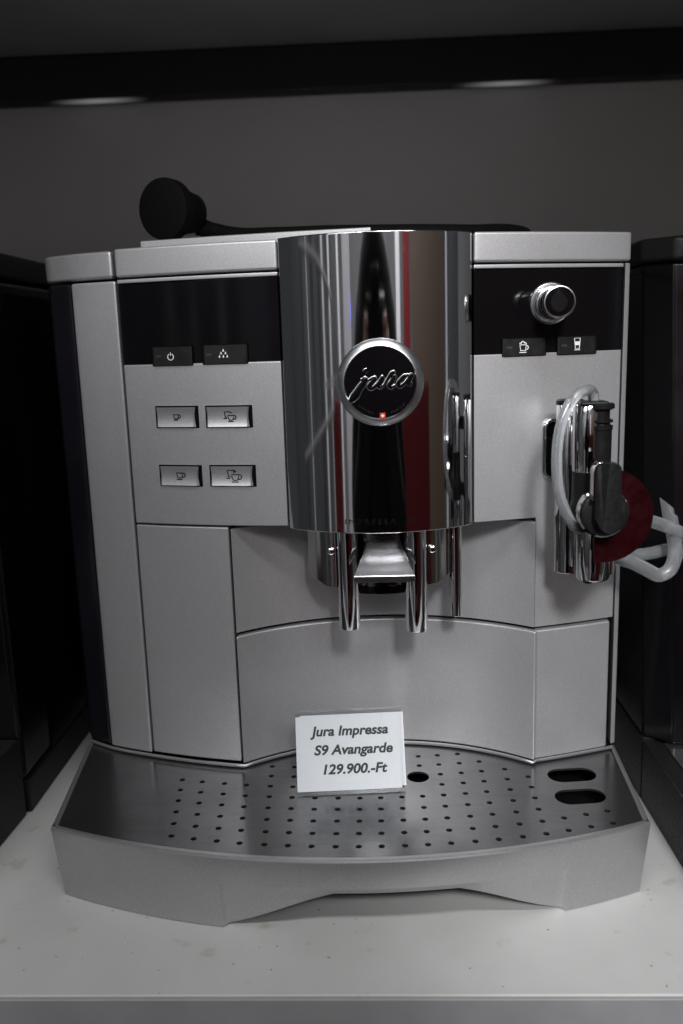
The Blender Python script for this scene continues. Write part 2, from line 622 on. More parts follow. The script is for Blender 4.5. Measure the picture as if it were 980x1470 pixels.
def build_shop():
    struct(box('shop_floor', -3.5, 3.5, -4.0, 0.4, -1.30, -1.25, M_SHOPF))
    struct(box('shop_wall', -3.5, 3.5, -4.1, -4.0, -1.25, 2.2, M_SHOPW))

    def board(az, d, w, mat, z1=1.0, nm='shop_board'):
        a = math.radians(az)
        bm = bmesh.new()
        vs = box_bm(bm, -w / 2, w / 2, -0.02, 0.02, -1.25, z1)
        bmesh.ops.rotate(bm, verts=bm.verts, cent=(0, 0, 0), matrix=Matrix.Rotation(a, 3, 'Z'))
        bmesh.ops.translate(bm, verts=bm.verts, vec=(math.sin(a) * d, -math.cos(a) * d, 0))
        struct(finish(nm, bm, mat))
    board(-23, 1.62, 0.17, M_SHOPL)
    for az, d, w, zt in ((27, 1.30, 0.72, 0.205), (-34, 1.30, 0.16, 0.175)):
        board(az, d, w, M_COUNTER, zt, 'shop_counter')
    for pts in ARCS:
        struct(sweep('hand_rail', pts, 0.011, M_SHOPW, None, 12))
    for az, d, w, m in ((-30, 2.2, 0.06, M_SHOPL), (-33.5, 2.15, 0.14, M_SHOPG), (-37.5, 2.1, 0.05, M_SHOPL), (-46, 2.2, 0.40, M_SHOPG), (-43, 2.0, 0.045, M_SHOPL), (-64, 2.3, 0.8, M_SHOPG), (-57, 2.0, 0.022, M_SHOPL)):
        board(az, d, w, m)
    board(18, 2.3, 0.13, M_SHOPL)
    board(25, 2.2, 0.20, M_SHOPR)
    board(43, 2.0, 0.95, M_SHOPB)
    board(59, 1.9, 0.05, M_SHOPL)
    board(66, 1.9, 0.3, M_SHOPG)
    board(80, 1.5, 0.5, M_SHOPW)
    led = box('blue_pilot_lamp', -0.004, 0.004, -0.004, 0.004, -0.022, 0.022, M_BLUE, None, 0.001)
    led.location = (-0.524, -1.440, 0.355)
    struct(led)


build_shop()


def build_photographer():
    """the photographer whose dark clothes and camera the chrome mirrors"""
    p = empty('person', 'person in black raising a black camera, mirrored in the chrome column', 'person')

    def skin(name, V, E, R, mat, root=0):
        me = bpy.data.meshes.new(name)
        me.from_pydata(V, E, [])
        o = link(name, me, mat, p)
        me.update()
        md = o.modifiers.new('skin', 'SKIN')
        md.use_smooth_shade = True
        sv = me.skin_vertices[0].data
        for k, r in enumerate(R):
            sv[k].radius = (r, r) if not hasattr(r, '__len__') else r
            sv[k].use_root = (k == root)
        ss = o.modifiers.new('subdivision', 'SUBSURF')
        ss.levels = ss.render_levels = 2
        return o
    TX = -0.005
    V, E, R = [(TX, -0.76, -0.38), (TX, -0.75, -0.14), (TX, -0.74, 0.10), (TX, -0.74, 0.27), (TX, -0.73, 0.37), (TX, -0.70, 0.46), (TX, -0.69, 0.55), (TX, -0.69, 0.63)], [(k, k + 1) for k in range(7)], [(0.15, 0.10), (0.13, 0.09), (0.15, 0.10), (0.14, 0.09), 0.06, 0.055, 0.085, 0.07]
    ARM = {}
    for s in (-1, 1):
        b = len(V)
        ARM[s] = [(TX + s * 0.17, -0.74, 0.27), (TX + s * 0.22, -0.69, 0.02), (s * 0.11, -0.585, 0.17), (s * 0.082, -0.548, 0.262)]
        V += ARM[s]
        E += [(3, b), (b, b + 1), (b + 1, b + 2), (b + 2, b + 3)]
        R += [0.065, 0.048, 0.032, 0.036]
        h = b + 3
        b = len(V)
        V += [(TX + s * 0.10, -0.76, -0.50), (TX + s * 0.11, -0.74, -0.83), (TX + s * 0.11, -0.78, -1.18), (TX + s * 0.12, -0.66, -1.215)]
        E += [(0, b), (b, b + 1), (b + 1, b + 2), (b + 2, b + 3)]
        R += [0.09, 0.065, 0.045, 0.035]
        for q in range(4):                                  # fingers closed on the camera body
            b = len(V)
            x = s * 0.078
            V += [(x, -0.532, 0.258 + 0.018 * q), (x - s * 0.004, -0.509, 0.256 + 0.018 * q), (x - s * 0.028, -0.503, 0.256 + 0.018 * q)]
            E += [(h, b), (b, b + 1), (b + 1, b + 2)]
            R += [0.009, 0.0085, 0.0075]
        b = len(V)
        V += [(s * 0.064, -0.575, 0.272), (s * 0.045, -0.582, 0.292)]
        E += [(h, b), (b, b + 1)]
        R += [0.011, 0.009]
    skin('body', V, E, R, M_SKIN)
    V, E, R = [(TX, -0.76, -0.42), (TX, -0.75, -0.14), (TX, -0.74, 0.10), (TX, -0.74, 0.26), (TX, -0.735, 0.35), (TX, -0.71, 0.46)], [(k, k + 1) for k in range(5)], [(0.20, 0.13), (0.20, 0.12), (0.215, 0.125), (0.215, 0.115), (0.17, 0.10), 0.095]
    for s in (-1, 1):
        b = len(V)
        a = [Vector(p) for p in ARM[s]]
        V += [a[0][:], a[1][:], a[2][:], (a[2] * 0.25 + a[3] * 0.75)[:]]
        E += [(3, b), (b, b + 1), (b + 1, b + 2), (b + 2, b + 3)]
        R += [0.10, 0.085, 0.058, 0.052]
    skin('shirt', V, E, R, M_SHIRT)
    V, E, R = [(TX, -0.765, -0.45)], [], [(0.165, 0.12)]
    for s in (-1, 1):
        b = len(V)
        V += [(TX + s * 0.10, -0.76, -0.53), (TX + s * 0.11, -0.74, -0.83), (TX + s * 0.11, -0.78, -1.16)]
        E += [(0, b), (b, b + 1), (b + 1, b + 2)]
        R += [0.105, 0.08, 0.07]
    skin('trousers', V, E, R, M_BLK)
    bm = bmesh.new()
    bmesh.ops.create_uvsphere(bm, u_segments=24, v_segments=16, radius=0.108)
    for v in bm.verts:
        v.co = Vector((v.co.x * 0.92, v.co.y * 1.05, v.co.z * 1.1))
        if v.co.y > 0.03 and v.co.z < 0.02:
            v.co.y = 0.03
    bmesh.ops.translate(bm, verts=bm.verts, vec=(TX, -0.715, 0.60))
    finish('hair', bm, M_HAIR, p)
    c = empty('photo_camera', 'black camera held up by the person, mirrored in the chrome column', 'camera')
    box('camera_body', -0.070, 0.074, -0.575, -0.520, 0.225, 0.338, M_BLK, c, 0.008, 3)
    box('finder_hump', -0.028, 0.032, -0.57, -0.515, 0.339, 0.368, M_BLK, c, 0.006, 3)
    lathe('lens_barrel', [(0, 0.0), (0.034, 0.0), (0.036, 0.010), (0.036, 0.0135), (0.031, 0.0140), (0.028, 0.008), (0, 0.007)], (0.002, -0.5195, 0.290), (0, 1, 0), M_BLK, c, 40)


build_photographer()


# ------------------------------------------------------------------ the coffee machine
mach = empty('coffee_machine', 'silver bean-to-cup coffee machine with chrome front column in the middle of the white shelf', 'coffee machine')


def front_poly(x0, x1, yb, off=0.0, n=24, fn=yf):
    return [(x, fn(x) - off) for x in lin(x0, x1, n)] + [(x1, yb), (x0, yb)]


def build_body():
    # black inner housing, kept behind every front panel
    up_poly = [(-0.1675, 0.022)] + [(x, yf(x) + 0.006) for x in lin(-0.160, 0.1405, 30)] + [(0.1405, 0.30), (-0.1675, 0.30)]
    prism('housing', up_poly, 0.1895, 0.3425, M_GAP, mach)
    lo = [(-0.1675, 0.022), (-0.137, 0.020), (-0.083, 0.016)] + [(x, max(yr(x) + 0.008, 0.0)) for x in lin(-0.078, 0.088, 16)] + [(0.094, 0.004), (0.1405, 0.016), (0.1405, 0.30), (-0.1675, 0.30)]
    prism('housing', lo, 0.0420, 0.1893, M_GAP, mach)
    # smoked water tank on the left, silver corner strip beside it
    tank = [(x, yf(x)) for x in lin(-0.1850, -0.1695, 6)] + [(-0.1695, 0.245), (-0.1885, 0.245), (-0.1885, 0.031)]
    prism('water_tank', tank, 0.0425, 0.3268, M_TANK, mach, 0.0014, 3, 30)
    slab('corner_strip', lin(-0.1688, -0.1400, 10), [0.0428, 0.2, 0.3266], yf, 0.02, M_SIL, mach, 0.0004, None, 0.0012, 3)
    lid = [(x, yf(x) - 0.0006) for x in lin(-0.1850, -0.1412, 12)] + [(-0.1412, 0.30), (-0.1895, 0.30), (-0.1885, 0.030)]
    prism('tank_lid', lid, 0.3282, 0.3430, M_SIL, mach, 0.0018, 3, 30)
    # top caps
    prism('front_cap', front_poly(-0.1392, -0.0470, 0.070, 0.0008), 0.3283, 0.3436, M_SIL, mach, 0.0013, 3)
    prism('front_cap', front_poly(0.0566, 0.1455, 0.30, 0.0008), 0.3283, 0.3436, M_SIL, mach, 0.0013, 3)
    box('top_deck', -0.1392, 0.0555, 0.0705, 0.30, 0.3283, 0.3434, M_SIL, mach, 0.001)
    # bean lid plate on top
    lp = [(-0.134, 0.040), (-0.09, 0.0285), (-0.045, 0.0195), (0.003, 0.0133), (0.003, 0.24), (-0.134, 0.24)]
    prism('bean_lid', lp, 0.3438, 0.3518, M_SIL, mach, 0.0008, 2)
    # thin strip, gloss display, lower panel: left then right
    for (a, b) in ((-0.1386, -0.0473), (0.0566, 0.1412)):
        xs = sorted(set(lin(a, b, 16) + ([0.092] if a > 0 else [])))
        slab('trim_strip', xs, [0.3250, 0.3270], yf, 0.008, M_SIL, mach, 0.0006, None, 0.0004)
        slab('display_panel', xs, [0.2806, 0.3246], yf, 0.008, M_GLOSS, mach, -0.0004, None, 0.0003)
    slab('front_panel', lin(-0.1386, -0.0473, 16), [0.1890, 0.235, 0.2803], yf, 0.012, M_SIL, mach, 0.0006, None, 0.0006)
    xs = sorted(set(lin(0.0566, 0.1412, 12) + [0.0922]))
    slab('front_panel', xs, [0.1243, 0.1890, 0.2803], yf, 0.012, M_SIL, mach, 0.0006, lambda x, z: x > 0.0922 or z > 0.189, 0.0005)
    # display edge trim on the far right
    # underside of the overhang
    un = [(x, yf(x) + 0.013) for x in lin(-0.080, 0.0915, 20)] + [(x, yr(x) + 0.006) for x in lin(0.0905, -0.079, 20)]
    prism('overhang_underside', un, 0.1868, 0.1892, M_SIL, mach)
    # door at the left, bay and grounds container
    slab('service_door', lin(-0.1386, -0.0820, 12), [0.0440, 0.12, 0.1878], yf, 0.013, M_SIL, mach, 0.0004, None, 0.0006)
    slab('bay_panel', lin(-0.0808, 0.0918, 40), [0.1245, 0.16, 0.1866], yr, 0.006, M_SIL, mach, 0.0, None, 0.0004)
    xs = sorted(set(lin(-0.0808, 0.1390, 48) + [0.0922]))
    slab('grounds_container', xs, [0.0426, 0.08, 0.1225], yc, 0.006, M_SIL, mach, 0.0014, None, 0.0009, 3, 40)
    # right side wall seen edge on
    sp = [(0.1424, yf(0.1424) - 0.0004), (0.1455, yf(0.1455) + 0.0004), (0.1462, 0.30), (0.1424, 0.30)]
    prism('side_wall', sp, 0.0425, 0.3272, M_SIL, mach, 0.0006, 2)
    # bead under the body
    bp = [(x, yf(x) - 0.0012, 0.0416) for x in lin(-0.185, -0.0820, 24)] + [(x, yr(x) - 0.0026, 0.0416) for x in lin(-0.0795, 0.0915, 36)] + [(x, yf(x) - 0.0022, 0.0416) for x in lin(0.094, 0.143, 8)]
    bm = bmesh.new()
    sweep_bm(bm, bp, 0.0010, 8)
    finish('base_bead', bm, M_SIL2, mach)
    bm = bmesh.new()                                        # floor of the body behind the bead
    fp = [(-0.1865, 0.028)] + [(x, yf(x) + 0.001) for x in lin(-0.184, -0.083, 16)] + [(x, yr(x)) for x in lin(-0.079, 0.091, 24)] + [(0.094, yf(0.094)), (0.1445, yf(0.1445) + 0.001), (0.146, 0.30), (-0.188, 0.30)]
    prism('base_plate', fp, 0.0404, 0.0419, M_GAP, mach)


build_body()


def build_column():
    xl, xr = -0.0463, 0.0558
    P = [(x, ycol(x)) for x in lin(xl, xr, 96)]
    P += [(xr, 0.030), (xl, 0.030)]
    col = prism('chrome_column', P, 0.1876, 0.3440, M_CHR, mach, 0.0007, 3, 40, 30)
    # engraved model lettering that wraps round the column
    def wrap(co):
        w = co[:, 0].max()
        x = 0.0048 + (co[:, 0] / w - 0.5) * 0.0385
        z = 0.1928 + co[:, 1] * 0.0040
        y = np.array([ycol(v) for v in x]) - co[:, 2] * 0.01 - 0.00002
        return np.stack([x, y, z], 1)
    put_text('column_lettering', 'IMPRESSA  S9', wrap, M_ENGR, col, extrude=0.006, spacing=1.35)
    # badge
    o = Vector((0.0060, -0.0335, 0.2682))
    ax = (0, -1, 0)
    bd = lathe('badge', [(0, 0.0), (0.0186, 0.0), (0.0186, 0.0052), (0.0150, 0.0056), (0.008, 0.0059), (0, 0.0060)], o, ax, M_GLOSS, mach, 64)
    lathe('badge_rim', [(0.0180, 0.0), (0.0226, 0.0), (0.0227, 0.0030), (0.0224, 0.0037), (0.0218, 0.0042), (0.0194, 0.0061), (0.0189, 0.0062), (0.0185, 0.0056), (0.0182, 0.0050)], o, ax, M_RIM, bd, 80)
    S = 0.0000618

    def m(x, z, lift):
        px, pz = (x - 496) * S + o.x, -(z - 513) * S + o.z
        r = math.hypot(px - o.x, pz - o.z)
        return Vector((px, o.y - 0.0060 + 0.0008 * (r / 0.0186) ** 2 - lift, pz))
    L = [[(20, 30, 30), [(334, 486), (352, 484), (372, 478), (356, 512), (318, 560), (285, 612), (250, 648), (213, 664)], [13, 16, 24, 30, 32, 40, 30, 4]],
         [None, [(362, 424), (374, 412), (392, 402)], [17, 21, 15]],
         [None, [(362, 505), (395, 490), (452, 474), (425, 510), (404, 540), (418, 556), (446, 545), (484, 508), (520, 468), (500, 505), (482, 540), (500, 548), (528, 528)], [8, 9, 20, 22, 22, 20, 16, 15, 21, 22, 20, 14, 9]],
         [None, [(528, 528), (556, 486), (590, 440), (614, 428), (590, 460), (612, 462), (596, 498), (572, 534), (586, 553), (622, 536)], [9, 12, 19, 13, 18, 20, 22, 22, 17, 9]],
         [None, [(738, 458), (700, 462), (664, 494), (644, 530), (664, 546), (706, 516), (762, 448), (742, 490), (730, 526), (744, 538), (762, 516)], [14, 17, 20, 21, 18, 15, 17, 21, 20, 14, 6]]]
    for nm, mat, grow, lift in (('script_edge', M_SCRIPT, 4.6, -0.0001), ('script_face', M_GLOSS, -2.6, 0.00026)):
        bm = bmesh.new()
        for _, pts, ws in L:
            p = catmull([(a, b, 0) for a, b in pts], 6)
            w = np.interp(np.linspace(0, 1, len(p)), np.linspace(0, 1, len(ws)), ws)
            sweep_bm(bm, [m(q.x, q.y, lift) for q in p], [max(0.4, v * 0.98 + grow) * S for v in w], 8, (0, -1, 0))
        finish(nm, bm, mat, bd, 0, 2, 35, True, 60)
    fz, fx, fy = o.z - (788 - 513) * S, o.x + (510 - 496) * S, o.y - 0.0056
    box('flag_square', fx - 0.0015, fx + 0.0015, fy - 0.0003, fy + 0.0005, fz - 0.0015, fz + 0.0015, M_RED, bd)
    bm = bmesh.new()
    for a, b in ((0.0009, 0.00030),):
        pts = [(-a, -b), (-b, -b), (-b, -a), (b, -a), (b, -b), (a, -b), (a, b), (b, b), (b, a), (-b, a), (-b, b), (-a, b)]
        va = [bm.verts.new((fx + p, fy - 0.00045, fz + q)) for p, q in pts]
        vb = [bm.verts.new((fx + p, fy - 0.0001, fz + q)) for p, q in pts]
        bm.faces.new(va)
        bm.faces.new(vb[::-1])
        for i in range(12):
            j = (i + 1) % 12
            bm.faces.new((va[i], va[j], vb[j], vb[i]))
    finish('flag_cross', bm, M_WHITE, bd, smooth=False)
    bl, _ = None, None

    def ringtext(co):
        w = co[:, 0].max()
        a = (co[:, 0] / w - 0.5) * 1.35
        a = a + np.sign(a) * 0.14
        r = 0.0167 - co[:, 1] * 0.0016
        x, z = o.x + 0.0006 + np.sin(a) * r, o.z - np.cos(a) * r
        y = o.y - 0.0053 - co[:, 2] * 0.02
        return np.stack([x, y, z], 1)
    put_text('badge_lettering', 'SWISS    MADE', ringtext, M_FAINT, bd, extrude=0.012, spacing=1.2)


build_column()


def cup(x, z, s):
    """small cup, handle and saucer as line work (s = width of the cup)"""
    return [['c', (x, z + 0.80 * s), (x + s, z + 0.80 * s), (x + 0.93 * s, z + 0.30 * s), (x + 0.74 * s, z + 0.05 * s), (x + 0.26 * s, z + 0.05 * s), (x + 0.08 * s, z + 0.30 * s)],
            [(x + s, z + 0.74 * s)] + arc2(x + 1.02 * s, z + 0.48 * s, 0.34 * s, 70, -75, 8) + [(x + 0.9 * s, z + 0.2 * s)],
            [(x + 0.0 * s, z - 0.18 * s), (x + 0.95 * s, z - 0.18 * s)]]


def build_buttons():
    def fr(x):
        return yf(x)
    # silver selection buttons: rounded metal keys in dark slots
    for (xa, xb, za, zb, kind) in ((-0.1203, -0.0963, 0.2454, 0.2563, 1), (-0.0905, -0.0654, 0.2453, 0.2562, 2), (-0.1205, -0.0964, 0.2121, 0.2229, 3), (-0.0902, -0.0651, 0.2122, 0.2230, 4)):
        slab('button_slot', lin(xa - 0.0008, xb + 0.0011, 4), [za - 0.0008, zb + 0.0009], fr, 0.003, M_GAP, mach, 0.0008, None, 0.0003)
        n = 8
        bm = bmesh.new()
        zs = lin(za, zb, n)
        xs = [xa, xa + 0.0006] + lin(xa + 0.0012, xb - 0.0026, 8) + [xb - 0.0022, xb]
        V = {}
        yl, yr_ = fr(xa) - 0.0016, fr(xb) - 0.0021
        for i, x in enumerate(xs):
            t = (x - xa) / (xb - xa)
            for k, z in enumerate(zs):
                u = (k / n - 0.5) * 2
                y = yl + (yr_ - yl) * t + 0.0007 * (1 - u * u) - 0.0004
                if i == 0:
                    y += 0.0008
                if i == len(xs) - 1:
                    y += 0.0026
                V[i, k] = bm.verts.new((x, y, z))
        for i in range(len(xs) - 1):
            for k in range(n):
                bm.faces.new((V[i, k], V[i + 1, k], V[i + 1, k + 1], V[i, k + 1]))
        be = [e for e in bm.edges if len(e.link_faces) == 1]
        ex = bmesh.ops.extrude_edge_only(bm, edges=be)
        for v in ex['geom']:
            if isinstance(v, bmesh.types.BMVert):
                v.co.y += 0.0030
        b = finish('select_button', bm, M_KEY, mach, 0, 2, 35, True, 28)

        def to(x, z, xa=xa, xb=xb, yl=yl, yr_=yr_, za=za, zb=zb):
            t = (x - xa) / (xb - xa)
            u = ((z - za) / (zb - za) - 0.5) * 2
            return Vector((x, yl + (yr_ - yl) * t + 0.0007 * (1 - u * u) - 0.0004 - 0.00004, z))
        cx, cz = (xa + xb) / 2, (za + zb) / 2
        if kind in (1, 3):
            s = 0.0030 if kind == 1 else 0.0038
            ln = cup(cx - 0.5 * s - 0.0003, cz - 0.35 * s, s)
        else:
            s = 0.0034 if kind == 2 else 0.0042
            x, z = cx - 0.1 * s, cz - 0.7 * s + 0.0004
            ln = cup(x, z, s)
            x2, z2 = x - 0.62 * s, z + 0.62 * s
            ln += [[(x2 + 0.62 * s, z2 + 0.14 * s + 0.18 * s), (x2 + 0.62 * s, z2 + 0.14 * s + 0.18 * s)][:1] * 2] if False else []
            ln += [[(x2 + 0.5 * s, z2 - 0.10 * s), (x2 + 0.2 * s, z2 - 0.10 * s), (x2 + 0.06 * s, z2 + 0.78 * s), (x2 + 0.98 * s, z2 + 0.78 * s), (x2 + 1.28 * s, z2 + 0.55 * s)],
                   [(x2 - 0.12 * s, z2 - 0.3 * s), (x2 + 0.42 * s, z2 - 0.3 * s)]]
            if kind == 4:
                ln += [[(x2 + 0.98 * s, z2 + 0.78 * s), (x2 + 0.95 * s, z2 + 0.36 * s)]]
        strokes('button_icon', ln, to, 0.00036, M_ENGR, b)
    # black function keys under the displays
    for (xa, xb, za, zb, kind) in ((-0.1202, -0.0970, 0.2796, 0.2896, 'power'), (-0.0905, -0.0657, 0.2798, 0.2898, 'drops'), (0.0723, 0.0963, 0.2792, 0.2882, 'mug'), (0.1033, 0.1258, 0.2791, 0.2884, 'glass')):
        yl, yr_ = fr(xa) - 0.0014, fr(xb) - 0.0014
        slab('key_slot', lin(xa - 0.0005, xb + 0.0005, 4), [za - 0.0004, zb + 0.0006], fr, 0.003, M_GAP, mach, 0.0008, None, 0.0002)
        bm = bmesh.new()
        n = 6
        V = {}
        zs = lin(za, zb, n)
        xs = [xa, xa + 0.0009] + lin(xa + 0.002, xb - 0.002, 6) + [xb - 0.0009, xb]
        for i, x in enumerate(xs):
            t = (x - xa) / (xb - xa)
            for k, z in enumerate(zs):
                u = k / n
                y = yl + (yr_ - yl) * t - 0.0005 * (1 - u) + (0.0006 if i in (0, len(xs) - 1) else 0)
                V[i, k] = bm.verts.new((x, y, z))
        for i in range(len(xs) - 1):
            for k in range(n):
                bm.faces.new((V[i, k], V[i + 1, k], V[i + 1, k + 1], V[i, k + 1]))
        ex = bmesh.ops.extrude_edge_only(bm, edges=[e for e in bm.edges if len(e.link_faces) == 1])
        for v in ex['geom']:
            if isinstance(v, bmesh.types.BMVert):
                v.co.y += 0.0028
        b = finish('function_key', bm, M_BTN, mach, 0, 2, 35, True, 28)

        def to(x, z, xa=xa, xb=xb, yl=yl, yr_=yr_, za=za, zb=zb):
            t = (x - xa) / (xb - xa)
            u = (z - za) / (zb - za)
            return Vector((x, yl + (yr_ - yl) * t - 0.0005 * (1 - u) - 0.00005, z))
        lx = xa + 0.0020
        zc = (za + zb) / 2
        bm = bmesh.new()
        vs = [to(lx, zc - 0.0006), to(lx + 0.0032, zc - 0.0006), to(lx + 0.0032, zc + 0.0006), to(lx, zc + 0.0006)]
        fv = [bm.verts.new(v + Vector((0, -0.00004, 0))) for v in vs]
        bv = [bm.verts.new(v + Vector((0, 0.0002, 0))) for v in vs]
        bm.faces.new(fv)
        bm.faces.new(bv[::-1])
        for i in range(4):
            j = (i + 1) % 4
            bm.faces.new((fv[i], fv[j], bv[j], bv[i]))
        finish('led_window', bm, M_LEDD, b, smooth=False)
        cx = (xa + xb) / 2 - 0.0008
        if kind == 'power':
            ln = [arc2(cx, zc - 0.0004, 0.0017, 118, 422, 20), [(cx, zc + 0.0002), (cx, zc + 0.0020)]]
            r = 0.00026
        elif kind == 'drops':
            ln, r = [], 0.0004
            for (dx, dz) in ((0, 1.9), (-1.3, 0.4), (1.3, 0.4), (-2.3, -1.5), (0, -1.5), (2.3, -1.5)):
                X, Z = cx + dx * 0.001 * 0.95, zc + dz * 0.001 * 0.95
                ln.append([(X, Z + 0.0012), (X, Z + 0.0005), (X, Z), (X, Z - 0.0004)])
        elif kind == 'mug':
            s, r = 0.0036, 0.00026
            x, z = cx - 0.5 * s, zc - 0.0024
            ln = [['c', (x, z + s), (x + s, z + s), (x + 0.88 * s, z + 0.0006), (x + 0.12 * s, z + 0.0006)],
                  arc2(x + s, z + 0.6 * s, 0.30 * s, 80, -90, 10), [(x - 0.0003, z - 0.0004), (x + s, z - 0.0004)],
                  arc2(x + 0.14 * s, z + 1.14 * s, 0.15 * s, 180, 30, 6), arc2(x + 0.46 * s, z + 1.28 * s, 0.22 * s, 170, 0, 8), arc2(x + 0.84 * s, z + 1.14 * s, 0.15 * s, 150, -20, 6)]
        else:
            r = 0.00024
            x, z = cx - 0.0006, zc - 0.0024
            ln = [['c', (x - 0.0003, z + 0.0062), (x + 0.0031, z + 0.0062), (x + 0.0026, z + 0.0006), (x + 0.0003, z + 0.0006)],
                  [(x - 0.0003, z - 0.0001), (x + 0.0030, z - 0.0001)]]
            ln += [[(x + 0.0002, z + 0.0026 + q), (x + 0.0026, z + 0.0026 + q)] for q in (0, 0.0004, 0.0008, 0.0012, 0.0016)]
        if kind == 'drops':
            bm = bmesh.new()
            for pts in ln:
                sweep_bm(bm, [to(*p) for p in pts], [0.00005, 0.0003, 0.0005, 0.00025], 8, (0, -1, 0))
            finish('key_icon', bm, M_WHITE, b, 0, 2, 35, True, 60)
        else:
            strokes('key_icon', ln, to, r, M_WHITE, b)
    # rotary knob on the right display
    o = Vector((0.0984, -0.0068, 0.3062))
    ax = Vector((0.30, -1, 0.02)).normalized()
    ax = Vector((0.04, -1, 0.0)).normalized()
    k = lathe('rotary_knob', [(0, 0.004), (0.0076, 0.004), (0.0078, 0.0200), (0.0074, 0.0216), (0.0062, 0.0219), (0.004, 0.0219), (0, 0.0219)], o, ax, M_GLOSS, mach, 48)
    lathe('knob_collar', [(0.0070, -0.001), (0.0112, -0.001), (0.0114, 0.0022), (0.0108, 0.0032), (0.0101, 0.0030), (0.0098, 0.0045), (0.0088, 0.0052), (0.0086, 0.0078), (0.0079, 0.0080)], o, ax, M_RIM, k, 48)
    lathe('knob_ring', [(0.0076, 0.0180), (0.0083, 0.0182), (0.0084, 0.0222), (0.0081, 0.0229), (0.0077, 0.0230), (0.0074, 0.0226), (0.0073, 0.0215)], o, ax, M_RIM, k, 48)


build_buttons()


def build_spout():
    sp = mach
    # chrome side cheeks of the spout head, with slanted lower edges
    def cheek(pts):
        """pts: plan points with their own lower z"""
        bm = bmesh.new()
        top = [bm.verts.new((x, y, 0.1885)) for x, y, z in pts]
        bot = [bm.verts.new((x, y, z)) for x, y, z in pts]
        back = [bm.verts.new((x * 0.9 + 0.0005, y + 0.010, 0.1885)) for x, y, z in pts]
        bb = [bm.verts.new((x * 0.9 + 0.0005, y + 0.010, z)) for x, y, z in pts]
        n = len(pts)
        for i in range(n - 1):
            bm.faces.new((top[i], top[i + 1], bot[i + 1], bot[i]))
            bm.faces.new((back[i + 1], back[i], bb[i], bb[i + 1]))
            bm.faces.new((top[i + 1], top[i], back[i], back[i + 1]))
            bm.faces.new((bot[i], bot[i + 1], bb[i + 1], bb[i]))
        bm.faces.new((top[0], bot[0], bb[0], back[0]))
        bm.faces.new((top[-1], back[-1], bb[-1], bot[-1]))
        return finish('spout_cheek', bm, M_WORN, sp, 0.0003, 2, 40, 1, 30)
    cheek([(-0.0372, -0.010, 0.1605), (-0.0322, -0.0165, 0.1575), (-0.0265, -0.0215, 0.1548), (-0.0205, -0.0230, 0.1540)])
    cheek([(0.0465, -0.009, 0.1615), (0.0415, -0.0160, 0.1580), (0.0360, -0.0210, 0.1552), (0.0300, -0.0225, 0.1545)][::-1])
    # dark core with rounded front
    core = [(0.0048 + 0.0255 * math.sin(a), -0.001 - 0.0190 * math.cos(a)) for a in lin(-1.5, 1.5, 28)] + [(0.0302, 0.012), (-0.0206, 0.012)]
    c = prism('spout_core', core, 0.1508, 0.1886, M_CORE, sp, 0.0006, 2, 35)
    core2 = [(0.0048 + 0.0262 * math.sin(a), -0.001 - 0.0197 * math.cos(a)) for a in lin(-1.3, 1.3, 28)] + [(0.0302, 0.010), (-0.0206, 0.010)]
    prism('core_band', core2, 0.1490, 0.1538, M_GLOSS, c, 0.0005, 2, 35)
    for x in (-0.0232, 0.0330):
        lathe('core_screw', [(0, 0.0), (0.0024, 0.0), (0.0022, 0.0016), (0.0012, 0.0022), (0, 0.0023)], (x, -0.0215, 0.1752), (0, -1, 0), M_CHR2, c, 16)
    for nm, x, y, r, z0 in (('spout_tube', -0.0139, -0.0262, 0.0059, 0.1318), ('spout_tube', 0.0235, -0.0262, 0.0062, 0.1298), ('hot_water_tube', 0.0468, -0.0120, 0.0036, 0.1332)):
        t = lathe(nm, [(r * 0.72, z0 + 0.012), (r * 0.74, z0), (r * 0.95, z0), (r, z0 + 0.0005), (r, 0.1880), (0, 0.1880)], (x, y, 0), (0, 0, 1), M_CHR2, sp, 40)
        lathe('tube_bore', [(0, z0 + 0.003), (r * 0.73, z0 + 0.003), (r * 0.73, z0 + 0.011), (0, z0 + 0.011)], (x, y, 0), (0, 0, 1), M_GAP, t, 24)
    # handle between the tubes: sloping plate with an upright lip
    bm = bmesh.new()
    A = [(-0.0030, -0.0185, 0.1805), (0.0156, -0.0185, 0.1805), (0.0178, -0.0345, 0.1760), (0.0224, -0.0462, 0.1668), (-0.0108, -0.0462, 0.1668), (-0.0056, -0.0345, 0.1760)]
    B = [(-0.0030, -0.0185, 0.1735), (0.0156, -0.0185, 0.1735), (0.0178, -0.0345, 0.1715), (0.0224, -0.0460, 0.1630), (-0.0108, -0.0460, 0.1630), (-0.0056, -0.0345, 0.1715)]
    a = [bm.verts.new(p) for p in A]
    b = [bm.verts.new(p) for p in B]
    for V, rev in ((a, 0), (b, 1)):
        for q in ((0, 1, 2, 5), (5, 2, 3, 4)):
            q = q[::-1] if rev else q
            bm.faces.new([V[i] for i in q])
    for i in range(6):
        j = (i + 1) % 6
        bm.faces.new((a[i], a[j], b[j], b[i]))
    finish('height_handle', bm, M_SATIN, sp, 0.0006, 3, 30, 1, 40)


build_spout()


